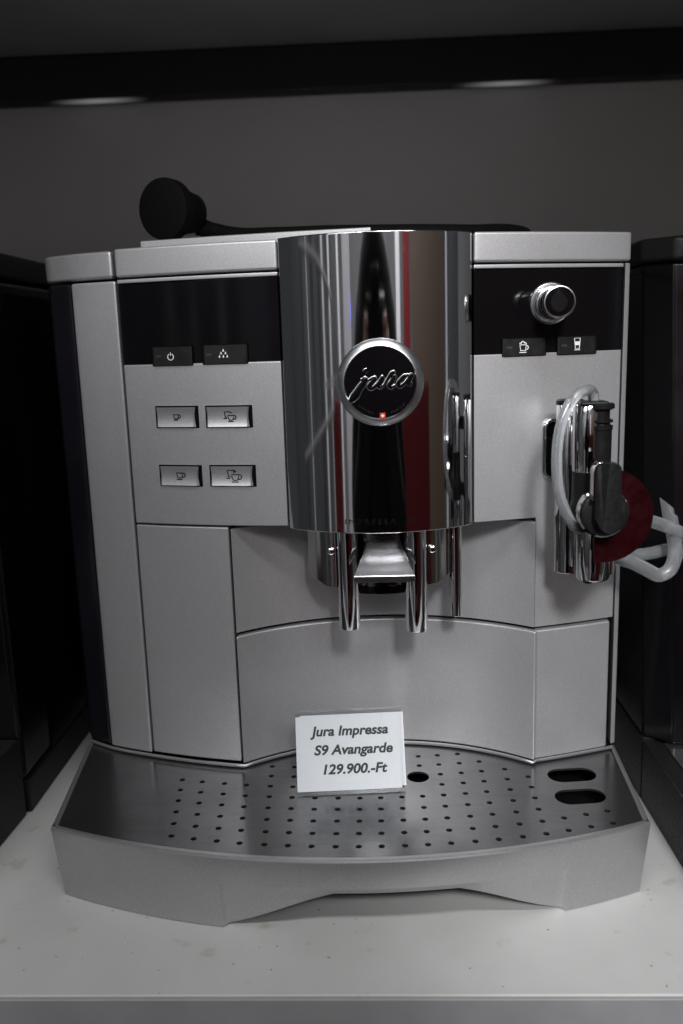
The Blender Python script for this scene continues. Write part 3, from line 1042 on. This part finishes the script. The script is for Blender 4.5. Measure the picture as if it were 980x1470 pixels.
def build_tray():
    # outline of the tray: curved front, sides that flare to the back
    R, x0, yF = 0.401, -0.0165, -0.1090

    def yfront(x):
        return yF + R - math.sqrt(R * R - (x - x0) ** 2)
    xl, xr = -0.1752, 0.1408
    xs = lin(xl, xr, 64)
    outer = [(x, yfront(x)) for x in xs]
    back_r, back_l = (0.1462, 0.012), (-0.1872, 0.027)
    # silver front shell with two feet and a scooped middle
    fl, frr = -0.0817, 0.0976

    def prof(x):
        """lower edge height and how far it is scooped in, along the front"""
        if x <= fl or x >= frr:
            return 0.0, 0.0
        if x < -0.0235:
            t = (x - fl) / (-0.0235 - fl)
        elif x > 0.0400:
            t = (frr - x) / (frr - 0.0400)
        else:
            t = 1.0
        e = t * t * (3 - 2 * t) * 0.35 + t * 0.65
        return 0.0200 * e, 0.0030 * min(1, t * 24)
    bm = bmesh.new()
    xs2 = sorted(set(xs + [fl, fl + 0.0018, fl + 0.0036, frr, frr - 0.0018, frr - 0.0036, -0.0235, 0.04]))
    zt = 0.0402
    rows = []
    for x in xs2:
        zb, inn = prof(x)
        yy = yfront(x)
        xb = x * (1 - 0.020) if True else x
        tap = 1 - 0.028
        def pt(z, dy):
            k = (zt - z) / zt
            return (x + (-(x - x0) * 0.028) * k, yy + dy, z)
        zmid = max(zb + 0.004, 0.0245) if inn else 0.0245
        zmid = min(zmid, 0.030)
        rows.append([pt(zt - 0.0012, 0.0040), pt(zt, 0.0032), pt(zt, 0.0010), pt(zt - 0.0003, 0.0003), pt(zt - 0.0011, 0.0), pt(zmid + 0.0012, 0.0), pt(zmid, inn * 0.06), pt(zb + 0.0005, inn), pt(zb, inn + 0.0006), pt(zb, inn + 0.004)])
    V = [[bm.verts.new(p) for p in r] for r in rows]
    for i in range(len(V) - 1):
        for k in range(len(V[0]) - 1):
            bm.faces.new((V[i][k], V[i][k + 1], V[i + 1][k + 1], V[i + 1][k]))
    bmesh.ops.reverse_faces(bm, faces=bm.faces)
    fr = finish('tray_front', bm, M_SIL2, mach, 0, 2, 35, True, 14)
    # sides
    for (ax_, ay, bx, by, cx, cy) in ((xl, yfront(xl), back_l[0], back_l[1], -0.1708, yfront(xl)), (xr, yfront(xr), back_r[0], back_r[1], 0.1364, yfront(xr))):
        sgn = 1 if ax_ < 0 else -1
        bm = bmesh.new()
        A = [bm.verts.new(p) for p in ((ax_, ay, zt - 0.0011), (bx, by, zt - 0.0011), (bx + sgn * 0.004, by, 0.0), (cx, cy, 0.0))]
        A2 = [bm.verts.new(p) for p in ((ax_ + sgn * 0.001, ay + 0.0006, zt), (bx + sgn * 0.001, by, zt))]
        B = [bm.verts.new(p) for p in ((ax_ + sgn * 0.003, ay + 0.0030, zt), (bx + sgn * 0.003, by, zt), (bx + sgn * 0.008, by, 0.0), (cx + sgn * 0.004, cy + 0.003, 0.0))]
        bm.faces.new(A)
        bm.faces.new((A[0], A[1], A2[1], A2[0]))
        bm.faces.new((A2[0], A2[1], B[1], B[0]))
        bm.faces.new(B[::-1])
        bm.faces.new((A[3], A[2], B[2], B[3]))
        bm.faces.new((A[1], A[2], B[2], B[1], A2[1]))
        bm.faces.new((A[0], A2[0], B[0], B[3], A[3]))
        finish('tray_side', bm, M_SIL2 if sgn > 0 else M_SIL2, mach)
    # black basin under the grid
    bs = [(x, yfront(x) + 0.0035) for x in lin(xl + 0.006, xr - 0.006, 24)] + [(0.138, 0.02), (0.138, 0.28), (-0.178, 0.28), (-0.178, 0.03)]
    prism('tray_basin', bs, 0.0195, 0.0265, M_GAP, mach)
    bk = [(-0.178, 0.03), (0.138, 0.02), (0.138, 0.28), (-0.178, 0.28)]
    prism('rear_foot', bk, 0.0, 0.0194, M_BLK, mach)
    # steel grid with real holes
    plate = [(x, yfront(x) + 0.0030) for x in lin(xl + 0.0030, xr - 0.0030, 48)] + [(0.1430, 0.030), (0.1430, 0.055), (-0.1840, 0.055), (-0.1836, 0.030)]
    colx = [-0.1082, -0.0959, -0.0835, -0.0714, -0.0585, -0.0464, -0.0343, -0.0221, -0.0104, 0.0011, 0.0129, 0.0245, 0.0362, 0.0485, 0.0605, 0.0730, 0.0853, 0.0972, 0.1094, 0.1214]
    rowy = [-0.0851, -0.0879, -0.0901, -0.0922, -0.0936, -0.0947, -0.0956, -0.0960, -0.0962, -0.0961, -0.0956, -0.0949, -0.0938, -0.0924, -0.0907, -0.0886, -0.0861, -0.0832, -0.0800, -0.0767]
    holes = []

    def circle(cx, cy, r, n):
        return [(cx + r * math.cos(2 * PI * k / n), cy + r * math.sin(2 * PI * k / n)) for k in range(n)]
    for c, (x, y) in enumerate(zip(colx, rowy)):
        for q in range(11):
            xx = x - 0.00138 * q * max(0, min(1, (7.5 - c) / 6.5)) + (0.00022 * q if c >= 15 else 0)
            yy = y + 0.01175 * q
            body = yr(xx) if -0.0805 < xx < 0.0922 else yf(xx)
            if yy > body - 0.0088 or (c < 4 and q > 5) or (c >= 17 and q > 1):
                continue
            if math.hypot(xx - 0.0231, yy + 0.0261) < 0.0105:
                continue
            holes.append(circle(xx, yy, 0.00165, 12))
    holes.append(circle(0.0231, -0.0261, 0.0064, 32))
    for cx, cy in ((0.1117, -0.0258), (0.1109, -0.0498)):
        L, r, a = 0.0062, 0.0078, 0.10
        sl = [(cx + L + 0.0078 * math.cos(t), cy + r * math.sin(t)) for t in lin(-PI / 2, PI / 2, 12)] + [(cx - L + 0.0078 * math.cos(t), cy + r * math.sin(t)) for t in lin(PI / 2, 1.5 * PI, 12)]
        ca, sa = math.cos(a), math.sin(a)
        holes.append([(cx + (px - cx) * ca - (py - cy) * sa, cy + (px - cx) * sa + (py - cy) * ca) for px, py in sl])
    pts, edges, loops = [], [], []
    for lp in [plate] + holes:
        s = len(pts)
        n = len(lp)
        pts += [Vector(p) for p in lp]
        edges += [(s + k, s + (k + 1) % n) for k in range(n)]
        loops.append((s, n))
    v2, e2, f2, ov, oe, of = delaunay_2d_cdt(pts, edges, [], 0, 1e-7)

    def inside(p, poly):
        c = False
        for i in range(len(poly)):
            a, b = poly[i], poly[i - 1]
            if (a[1] > p[1]) != (b[1] > p[1]) and p[0] < (b[0] - a[0]) * (p[1] - a[1]) / (b[1] - a[1]) + a[0]:
                c = not c
        return c
    zt2, zb2 = 0.0400, 0.0388
    bm = bmesh.new()
    top = [bm.verts.new((p.x, p.y, zt2)) for p in v2]
    hc = [(sum(p[0] for p in h) / len(h), sum(p[1] for p in h) / len(h), h) for h in holes]
    for f in f2:
        c = ((v2[f[0]].x + v2[f[1]].x + v2[f[2]].x) / 3, (v2[f[0]].y + v2[f[1]].y + v2[f[2]].y) / 3)
        if not inside(c, plate):
            continue
        if any(abs(c[0] - hx) < 0.016 and abs(c[1] - hy) < 0.012 and inside(c, h) for hx, hy, h in hc):
            continue
        bm.faces.new([top[i] for i in f])
    bmesh.ops.recalc_face_normals(bm, faces=bm.faces)
    be = [e for e in bm.edges if len(e.link_faces) == 1]
    ex = bmesh.ops.extrude_edge_only(bm, edges=be)
    for g in ex['geom']:
        if isinstance(g, bmesh.types.BMVert):
            g.co.z = zb2
    bmesh.ops.delete(bm, geom=[v for v in bm.verts if not v.link_faces], context='VERTS')
    finish('drip_grid', bm, M_STEEL, mach, 0, 2, 35, True, 30)


build_tray()


def build_frother():
    # chrome escutcheon on the panel
    def rr(cx, cz, w, h, r, n=6):
        out = []
        for qx, qz, a0 in ((1, 1, 0), (-1, 1, 90), (-1, -1, 180), (1, -1, 270)):
            for k in range(n + 1):
                a = math.radians(a0 + 90 * k / n)
                out.append((cx + qx * (w - r) + r * math.cos(a), cz + qz * (h - r) + r * math.sin(a)))
        return out
    root = mach
    bm = bmesh.new()
    po = rr(0.1045, 0.2273, 0.0082, 0.0162, 0.0045)
    loop = [Vector((x, yf(x) - 0.0014, z)) for x, z in po]
    sweep_bm(bm, loop, 0.0013, 10, None, True, 0, True)
    es = finish('wand_socket', bm, M_CHR2, root)
    bm = bmesh.new()
    pi_ = rr(0.1045, 0.2273, 0.0075, 0.0155, 0.004)
    a = [bm.verts.new((x, yf(x) - 0.0012, z)) for x, z in pi_]
    b = [bm.verts.new((x, yf(x) + 0.002, z)) for x, z in pi_]
    bm.faces.new(a)
    bm.faces.new(b[::-1])
    for i in range(len(a)):
        j = (i + 1) % len(a)
        bm.faces.new((a[i], a[j], b[j], b[i]))
    finish('socket_recess', bm, M_GLOSS, es)
    box('socket_arm', 0.1015, 0.1100, -0.026, -0.003, 0.2195, 0.2335, M_CHR2, es, 0.001)
    # rear tube
    fr = lathe('milk_frother', [(0, 0.2540), (0.0066, 0.2540), (0.0070, 0.2535), (0.0070, 0.2205), (0.0068, 0.2203), (0.0068, 0.2197), (0.0070, 0.2195), (0.0070, 0.1632), (0.0064, 0.1626), (0, 0.1626)], (0.1058, -0.0285, 0), (0, 0, 1), M_CHR2, root, 36)
    lathe('tube_cap', [(0.0072, 0.2535), (0.0072, 0.2557), (0.0066, 0.2562), (0, 0.2562)], (0.1058, -0.0285, 0), (0, 0, 1), M_BLK, fr, 32)
    for z in (0.239, 0.198):
        box('tube_bridge', 0.1065, 0.1125, -0.047, -0.030, z - 0.004, z + 0.004, M_BLK, fr, 0.0008)
    # front wand: chrome above, black middle, chrome below
    fx, fy = 0.1096, -0.0500
    lathe('wand_sleeve', [(0, 0.2552), (0.0066, 0.2552), (0.0070, 0.2546), (0.0070, 0.2216), (0.0066, 0.2210), (0, 0.2210)], (fx, fy, 0), (0, 0, 1), M_CHR2, fr, 40)
    lathe('wand_middle', [(0, 0.2209), (0.0068, 0.2209), (0.0068, 0.206), (0.0080, 0.203), (0.0082, 0.1912), (0.0076, 0.1908), (0, 0.1908)], (fx, fy, 0), (0, 0, 1), M_BLK, fr, 40)
    lathe('wand_tip', [(0, 0.1907), (0.0086, 0.1907), (0.0088, 0.1900), (0.0086, 0.1655), (0.0080, 0.1645), (0, 0.1645)], (fx + 0.0046, fy, 0), (0, 0, 1), M_CHR2, fr, 40)
    lathe('wand_nozzle', [(0, 0.1644), (0.0026, 0.1644), (0.0026, 0.1625), (0.0020, 0.1620), (0, 0.1620)], (fx + 0.0023, fy, 0), (0, 0, 1), M_BLK, fr, 20)
    lathe('tip_barrel', [(0, 0.1760), (0.0038, 0.1760), (0.0038, 0.1662), (0, 0.1662)], (fx + 0.0132, fy + 0.003, 0), (0, 0, 1), M_CHR2, fr, 24)
    # black air tube to the right with ribbed cap
    lathe('air_tube', [(0, 0.2020), (0.0056, 0.2020), (0.0058, 0.2424), (0.0062, 0.2426), (0.0062, 0.2444), (0.0050, 0.2448), (0.0048, 0.2452), (0.0048, 0.2458), (0.0062, 0.2462), (0.0062, 0.2472), (0.0046, 0.2478), (0.0046, 0.2520), (0.0068, 0.2530), (0.0068, 0.2548), (0.0060, 0.2556), (0, 0.2557)], (0.1157, -0.0520, 0), (0, 0, 1), M_BLK, fr, 36, 25)
    bm = bmesh.new()
    box_bm(bm, 0.1045, 0.1185, -0.0575, -0.046, 0.2544, 0.2568)
    finish('top_bar', bm, M_BLK, fr, 0.001, 3)
    # control disc: maroon D-shaped plate, round boss, lever handle
    cx, cz, cy = 0.1164, 0.2002, -0.0605
    xcut = 0.1115
    ang0 = math.acos((xcut - cx) / 0.0240)
    pts = [(cx + 0.0240 * math.cos(a), cz + 0.0240 * math.sin(a)) for a in lin(-ang0 + 0.02, ang0 * 0.98, 48)]
    pts = pts + [(xcut, cz + 0.018)] + [(xcut, cz - 0.0205), (xcut + 0.0006, cz - 0.0248), (xcut + 0.0030, cz - 0.0236)]
    def plate_xz(name, poly, y0, y1, mat, par, bev, seg=2):
        bm = bmesh.new()
        a = [bm.verts.new((x, y0, z)) for x, z in poly]
        b = [bm.verts.new((x, y1, z)) for x, z in poly]
        bm.faces.new(a)
        bm.faces.new(b[::-1])
        for i in range(len(poly)):
            j = (i + 1) % len(poly)
            bm.faces.new((a[i], a[j], b[j], b[i]))
        return finish(name, bm, mat, par, bev, seg, 35, True, 40)
    plate_xz('control_disc', pts, cy - 0.0022, cy, M_DISC, fr, 0.0005)
    lathe('disc_hub', [(0, 0.0), (0.0100, 0.0), (0.0100, 0.0120), (0, 0.0120)], (cx - 0.001, cy + 0.0121, cz), (0, -1, 0), M_BLK, fr, 32)
    lathe('handle_boss', [(0.0116, 0.0), (0.0118, 0.0042), (0.0112, 0.0050), (0.0100, 0.0055), (0, 0.0058)], (cx - 0.0014, cy - 0.0023, cz + 0.0024), (0, -1, 0), M_KNOB, fr, 48)
    lathe('boss_rim', [(0.0117, 0.0), (0.0126, 0.0), (0.0126, 0.0036), (0.0117, 0.0040)], (cx - 0.0018, cy - 0.0024, cz + 0.0024), (0, -1, 0), M_CHR2, fr, 48)
    hp = [(0.1088, cz + 0.001), (0.1088, 0.2242), (0.1094, 0.2268), (0.1112, 0.2282), (0.1145, 0.2286), (0.1192, 0.2278), (0.1206, 0.2262), (0.1210, 0.2190), (0.1212, cz - 0.002), (0.1195, cz - 0.0055), (0.1160, cz - 0.0065), (0.1120, cz - 0.005)]
    bm = bmesh.new()                                       # lever: two faces meeting in an off-centre ridge
    yb, yfr = cy - 0.0060, cy - 0.0165
    ridge = 0.1124
    va = [bm.verts.new((x, yfr + (0.0035 if x < ridge - 0.0005 else 0.0022 * max(0, (x - 0.1165) / 0.0045)), z)) for x, z in hp]
    vb = [bm.verts.new((x, yb, z)) for x, z in hp]
    bm.faces.new(va)
    bm.faces.new(vb[::-1])
    for i in range(len(hp)):
        j = (i + 1) % len(hp)
        bm.faces.new((va[i], va[j], vb[j], vb[i]))
    bmesh.ops.triangulate(bm, faces=[f for f in bm.faces if len(f.verts) > 4])
    finish('lever_handle', bm, M_KNOB, fr, 0.0008, 2, 40, True, 30)
    tr = [(0.1074, cz + 0.010), (0.1074, 0.2240), (0.1081, 0.2270), (0.1099, 0.2287), (0.1121, 0.2290), (0.1121, 0.2285), (0.1101, 0.2280), (0.1088, 0.2265), (0.1087, cz + 0.010)]
    plate_xz('handle_trim', tr, cy - 0.0140, cy - 0.0062, M_CHR2, fr, 0.0002)
    # silicone milk hoses
    ra = 0.0031
    sweep('milk_hose', [(0.1130, -0.0480, 0.2530), (0.1124, -0.0500, 0.2592), (0.1090, -0.0560, 0.2624), (0.1030, -0.0600, 0.2612), (0.0972, -0.0612, 0.2545), (0.0934, -0.0620, 0.2430), (0.0922, -0.0625, 0.2290), (0.0934, -0.0620, 0.2150), (0.0972, -0.0600, 0.2030), (0.1024, -0.0565, 0.1945), (0.1066, -0.052, 0.1908)], 0.0027, M_TUBE, mach)
    sweep('milk_hose', [(0.1220, -0.040, 0.1935), (0.1330, -0.034, 0.1920), (0.1440, -0.028, 0.1910), (0.1560, -0.022, 0.1868), (0.1680, -0.018, 0.1815), (0.1775, -0.014, 0.1755), (0.1835, -0.009, 0.1690), (0.1835, -0.002, 0.1640), (0.1775, 0.002, 0.1640), (0.1690, -0.001, 0.1665), (0.1580, -0.008, 0.1665), (0.1470, -0.015, 0.1675), (0.1370, -0.022, 0.1715), (0.1280, -0.030, 0.1760)], 0.0036, M_TUBE, mach)
    h3 = sweep('milk_hose', [(0.1250, -0.032, 0.1745), (0.1340, -0.026, 0.1690), (0.1430, -0.022, 0.1650), (0.1520, -0.020, 0.1600), (0.1590, -0.019, 0.1565), (0.1655, -0.018, 0.1600), (0.1682, -0.017, 0.1690), (0.1667, -0.016, 0.1800), (0.1645, -0.016, 0.1900), (0.1625, -0.016, 0.1975)], 0.0039, M_TUBE, mach, 20, 8, 0.0)
    me = h3.data                                             # slanted cut at the free end
    for v in me.vertices:
        if v.co.z > 0.190:
            w = min(1.0, (v.co.z - 0.190) / 0.006)
            v.co.z += w * (-(v.co.x - 0.1600) * 1.1)
            v.co.z += 0.002 * w


build_frother()


# ------------------------------------------------------------------ price sign on the grid
def build_sign():
    s = empty('price_sign', 'small white price card in a clear acrylic stand leaning on the steel drip grid', 'price sign')
    L = Vector((-0.0459, -0.0455, 0.0405))
    Rr = Vector((0.0152, -0.0412, 0.0405))
    ex = (Rr - L).normalized()
    nb = Vector((-ex.y, ex.x, 0))                        # points away from the viewer
    tilt = math.radians(21)
    ez = Vector((0, 0, 1)) * math.cos(tilt) + nb * math.sin(tilt)
    en = ex.cross(ez)                                      # towards the viewer is -nb
    if en.y > 0:
        en = -en
    W, H = 0.0612, 0.0449

    def P(u, v, w):
        return L + ex * u + ez * v + en * w

    def sheet(name, u0, u1, v0, v1, w0, w1, mat, par):
        bm = bmesh.new()
        vs = [bm.verts.new(P(u, v, w)) for w in (w0, w1) for v in (v0, v1) for u in (u0, u1)]
        for q in ((0, 2, 3, 1), (4, 5, 7, 6), (0, 1, 5, 4), (2, 6, 7, 3), (0, 4, 6, 2), (1, 3, 7, 5)):
            bm.faces.new([vs[i] for i in q])
        return finish(name, bm, mat, par, 0, 2, 35, False)
    card = sheet('card', 0.0004, W - 0.0016, 0.0012, H - 0.0026, 0.0, 0.0004, M_PAPER, s)
    sheet('backing_card', 0.0030, W + 0.0008, 0.0022, H - 0.0020, -0.0016, -0.0012, M_PAPER, s)
    bm = bmesh.new()                                       # folded clear stand: front sheet, rounded top fold, back leg
    prof = [(0.0012, 0.0006), (0.0012, H - 0.001), (0.0006, H), (-0.0006, H + 0.0004), (-0.0018, H - 0.0002), (-0.0020, H - 0.001)]
    foot = 0.020
    front = [P(0, v, w) for w, v in prof] + [L - nb * 0 + nb * (0.030) + ez * 0]
    outer = [(0.0014, -0.0003)] + [(0.0014, H - 0.0012), (0.0009, H + 0.0003), (-0.0004, H + 0.0009), (-0.0018, H + 0.0004), (-0.0022, H - 0.0012)]
    inner = [(0.0006, -0.0003)] + [(0.0006, H - 0.0014), (0.0003, H - 0.0004), (-0.0004, H), (-0.0011, H - 0.0004), (-0.0014, H - 0.0014)]
    bo = L + nb * 0.040 + Vector((0, 0, 0.0)) - L
    rings = []
    for u in (0.0, W):
        A = [P(u, v, w) for w, v in outer]
        A.append(L + ex * u + nb * 0.0430)
        B = [P(u, v, w) for w, v in inner]
        B.append(L + ex * u + nb * 0.0422)
        rings.append(([bm.verts.new(p) for p in A], [bm.verts.new(p) for p in B]))
    n = len(outer) + 1
    (A0, B0), (A1, B1) = rings
    for i in range(n - 1):
        bm.faces.new((A0[i], A1[i], A1[i + 1], A0[i + 1]))
        bm.faces.new((B0[i + 1], B1[i + 1], B1[i], B0[i]))
        bm.faces.new((A0[i + 1], B0[i + 1], B0[i], A0[i]))
        bm.faces.new((A1[i], B1[i], B1[i + 1], A1[i + 1]))
    bm.faces.new((A0[0], B0[0], B1[0], A1[0]))
    bm.faces.new((A1[-1], B1[-1], B0[-1], A0[-1]))
    finish('acrylic_stand', bm, M_ACR, s, 0, 2, 35, False)
    k = 0.000103
    for t, u0, u1, v in (('Jura Impressa', 0.0086, 0.0531, 0.0113), ('S9 Avangarde', 0.0105, 0.0553, 0.0217), ('129.900.-Ft', 0.0153, 0.0517, 0.0324)):
        cap = 0.0052

        def fn(co, u0=u0, u1=u1, v=v):
            w = co[:, 0].max()
            u = u0 + co[:, 0] / w * (u1 - u0)
            vv = (H - 0.0022 - v) + co[:, 1] * (cap / 0.70)
            ww = 0.00045 + co[:, 2] * 0.004
            return np.array([P(a, b, c)[:] for a, b, c in zip(u, vv, ww)])
        put_text('card_lettering', t, fn, M_INKG, card, shear=0.20, offset=0.032, extrude=0.01)


build_sign()


# ------------------------------------------------------------------ power cord lying on top
def build_cord():
    c = empty('power_cord', 'black mains cord with big round plug lying on top of the silver machine', 'power cord')
    o = Vector((-0.1225, 0.0510, 0.3712))
    ax = Vector((0.42, 0.90, 0.02)).normalized()
    p = lathe('plug', [(0, 0.0), (0.0160, 0.0), (0.0178, 0.0012), (0.0182, 0.003), (0.0180, 0.0090), (0.0172, 0.0098), (0.0160, 0.0100), (0.0155, 0.013), (0.0130, 0.0230), (0.0120, 0.0300), (0.0085, 0.0345), (0, 0.0350)], o, ax, M_RUB, c, 48)
    sweep('cable', [(-0.1060, 0.0800, 0.3640), (-0.0956, 0.0850, 0.3612), (-0.0780, 0.0760, 0.3578), (-0.0531, 0.0630, 0.3562), (-0.0187, 0.0570, 0.3554), (0.0317, 0.0570, 0.3542), (0.0662, 0.0650, 0.3538), (0.0850, 0.0780, 0.3552), (0.0980, 0.0880, 0.3548), (0.1040, 0.0980, 0.3538), (0.1030, 0.1080, 0.3525), (0.0930, 0.1160, 0.3500), (0.0600, 0.1250, 0.3554), (0.0200, 0.1320, 0.3556)], [0.0058, 0.0050, 0.0040, 0.0036, 0.0036, 0.0036, 0.0036, 0.0036, 0.0036, 0.0036, 0.0036, 0.0036, 0.0036], M_RUB, c, 16)


build_cord()


# ------------------------------------------------------------------ neighbours on the shelf
def build_neighbours():
    a = empty('black_coffee_machine', 'black coffee machine at the left edge of the shelf, glossy dark side wall', 'coffee machine')
    bm = bmesh.new()
    vs = box_bm(bm, -0.52, -0.2235, 0.0060, 0.30, 0.0226, 0.333)
    finish('body', bm, M_NB, a, 0.004, 3)
    box('base_skirt', -0.52, -0.2222, 0.0080, 0.30, 0.0, 0.0222, M_NB2, a, 0.0012)
    box('lid', -0.52, -0.2235, 0.0030, 0.30, 0.3335, 0.3500, M_NB2, a, 0.003, 3)
    prism('side_panel', [(-0.2234, 0.050), (-0.2226, 0.052), (-0.2226, 0.296), (-0.2234, 0.298)], 0.0240, 0.3250, M_NB, a)
    prism('drip_tray', [(-0.50, -0.125), (-0.2300, -0.105), (-0.2240, 0.0055), (-0.50, 0.0055)], 0.0, 0.052, M_NB2, a, 0.002, 3)
    b = empty('black_coffee_machine', 'black coffee machine at the right edge of the shelf behind the milk hoses', 'coffee machine')
    bm = bmesh.new()
    bot = [(0.1655, 0.0190), (0.1800, 0.0060), (0.46, 0.0060), (0.46, 0.28), (0.1655, 0.28)]
    top = [(0.1655, 0.0530), (0.1800, 0.0400), (0.46, 0.0400), (0.46, 0.28), (0.1655, 0.28)]
    va = [bm.verts.new((x, y, 0.0420)) for x, y in bot]
    vb = [bm.verts.new((x, y, 0.3290)) for x, y in top]
    bm.faces.new(va[::-1])
    bm.faces.new(vb)
    for i in range(5):
        j = (i + 1) % 5
        bm.faces.new((va[i], va[j], vb[j], vb[i]))
    finish('body', bm, M_NB, b, 0.0015, 3, 25)
    prism('lid', [(0.1630, 0.0530), (0.1800, 0.0370), (0.46, 0.0370), (0.46, 0.28), (0.1630, 0.28)], 0.3296, 0.3440, M_NB2, b, 0.003, 3, 25)
    prism('base', [(0.1650, 0.0172), (0.46, 0.0172), (0.46, 0.28), (0.1650, 0.28)], 0.0, 0.0414, M_NB2, b, 0.0008)
    prism('drip_tray', [(0.1652, 0.0166), (0.1660, -0.0900), (0.19, -0.110), (0.46, -0.120), (0.46, 0.0166)], 0.0, 0.0400, M_NB2, b, 0.0012)
    prism('drip_grid', [(0.1760, 0.0100), (0.1765, -0.086), (0.20, -0.100), (0.45, -0.108), (0.45, 0.010)], 0.0401, 0.0412, M_STEEL, b)
    # front door panel with lighter sheen
    bm = bmesh.new()
    def fy(z):
        return 0.0060 + (z - 0.042) / 0.287 * 0.034 - 0.0010
    V = [bm.verts.new((x, fy(z) + d, z)) for d in (0, 0.003) for z in (0.055, 0.322) for x in (0.1880, 0.30)]
    for q in ((0, 1, 3, 2), (4, 6, 7, 5), (0, 4, 5, 1), (2, 3, 7, 6), (0, 2, 6, 4), (1, 5, 7, 3)):
        bm.faces.new([V[i] for i in q])
    finish('front_panel', bm, M_TANK, b, 0.0008)


build_neighbours()
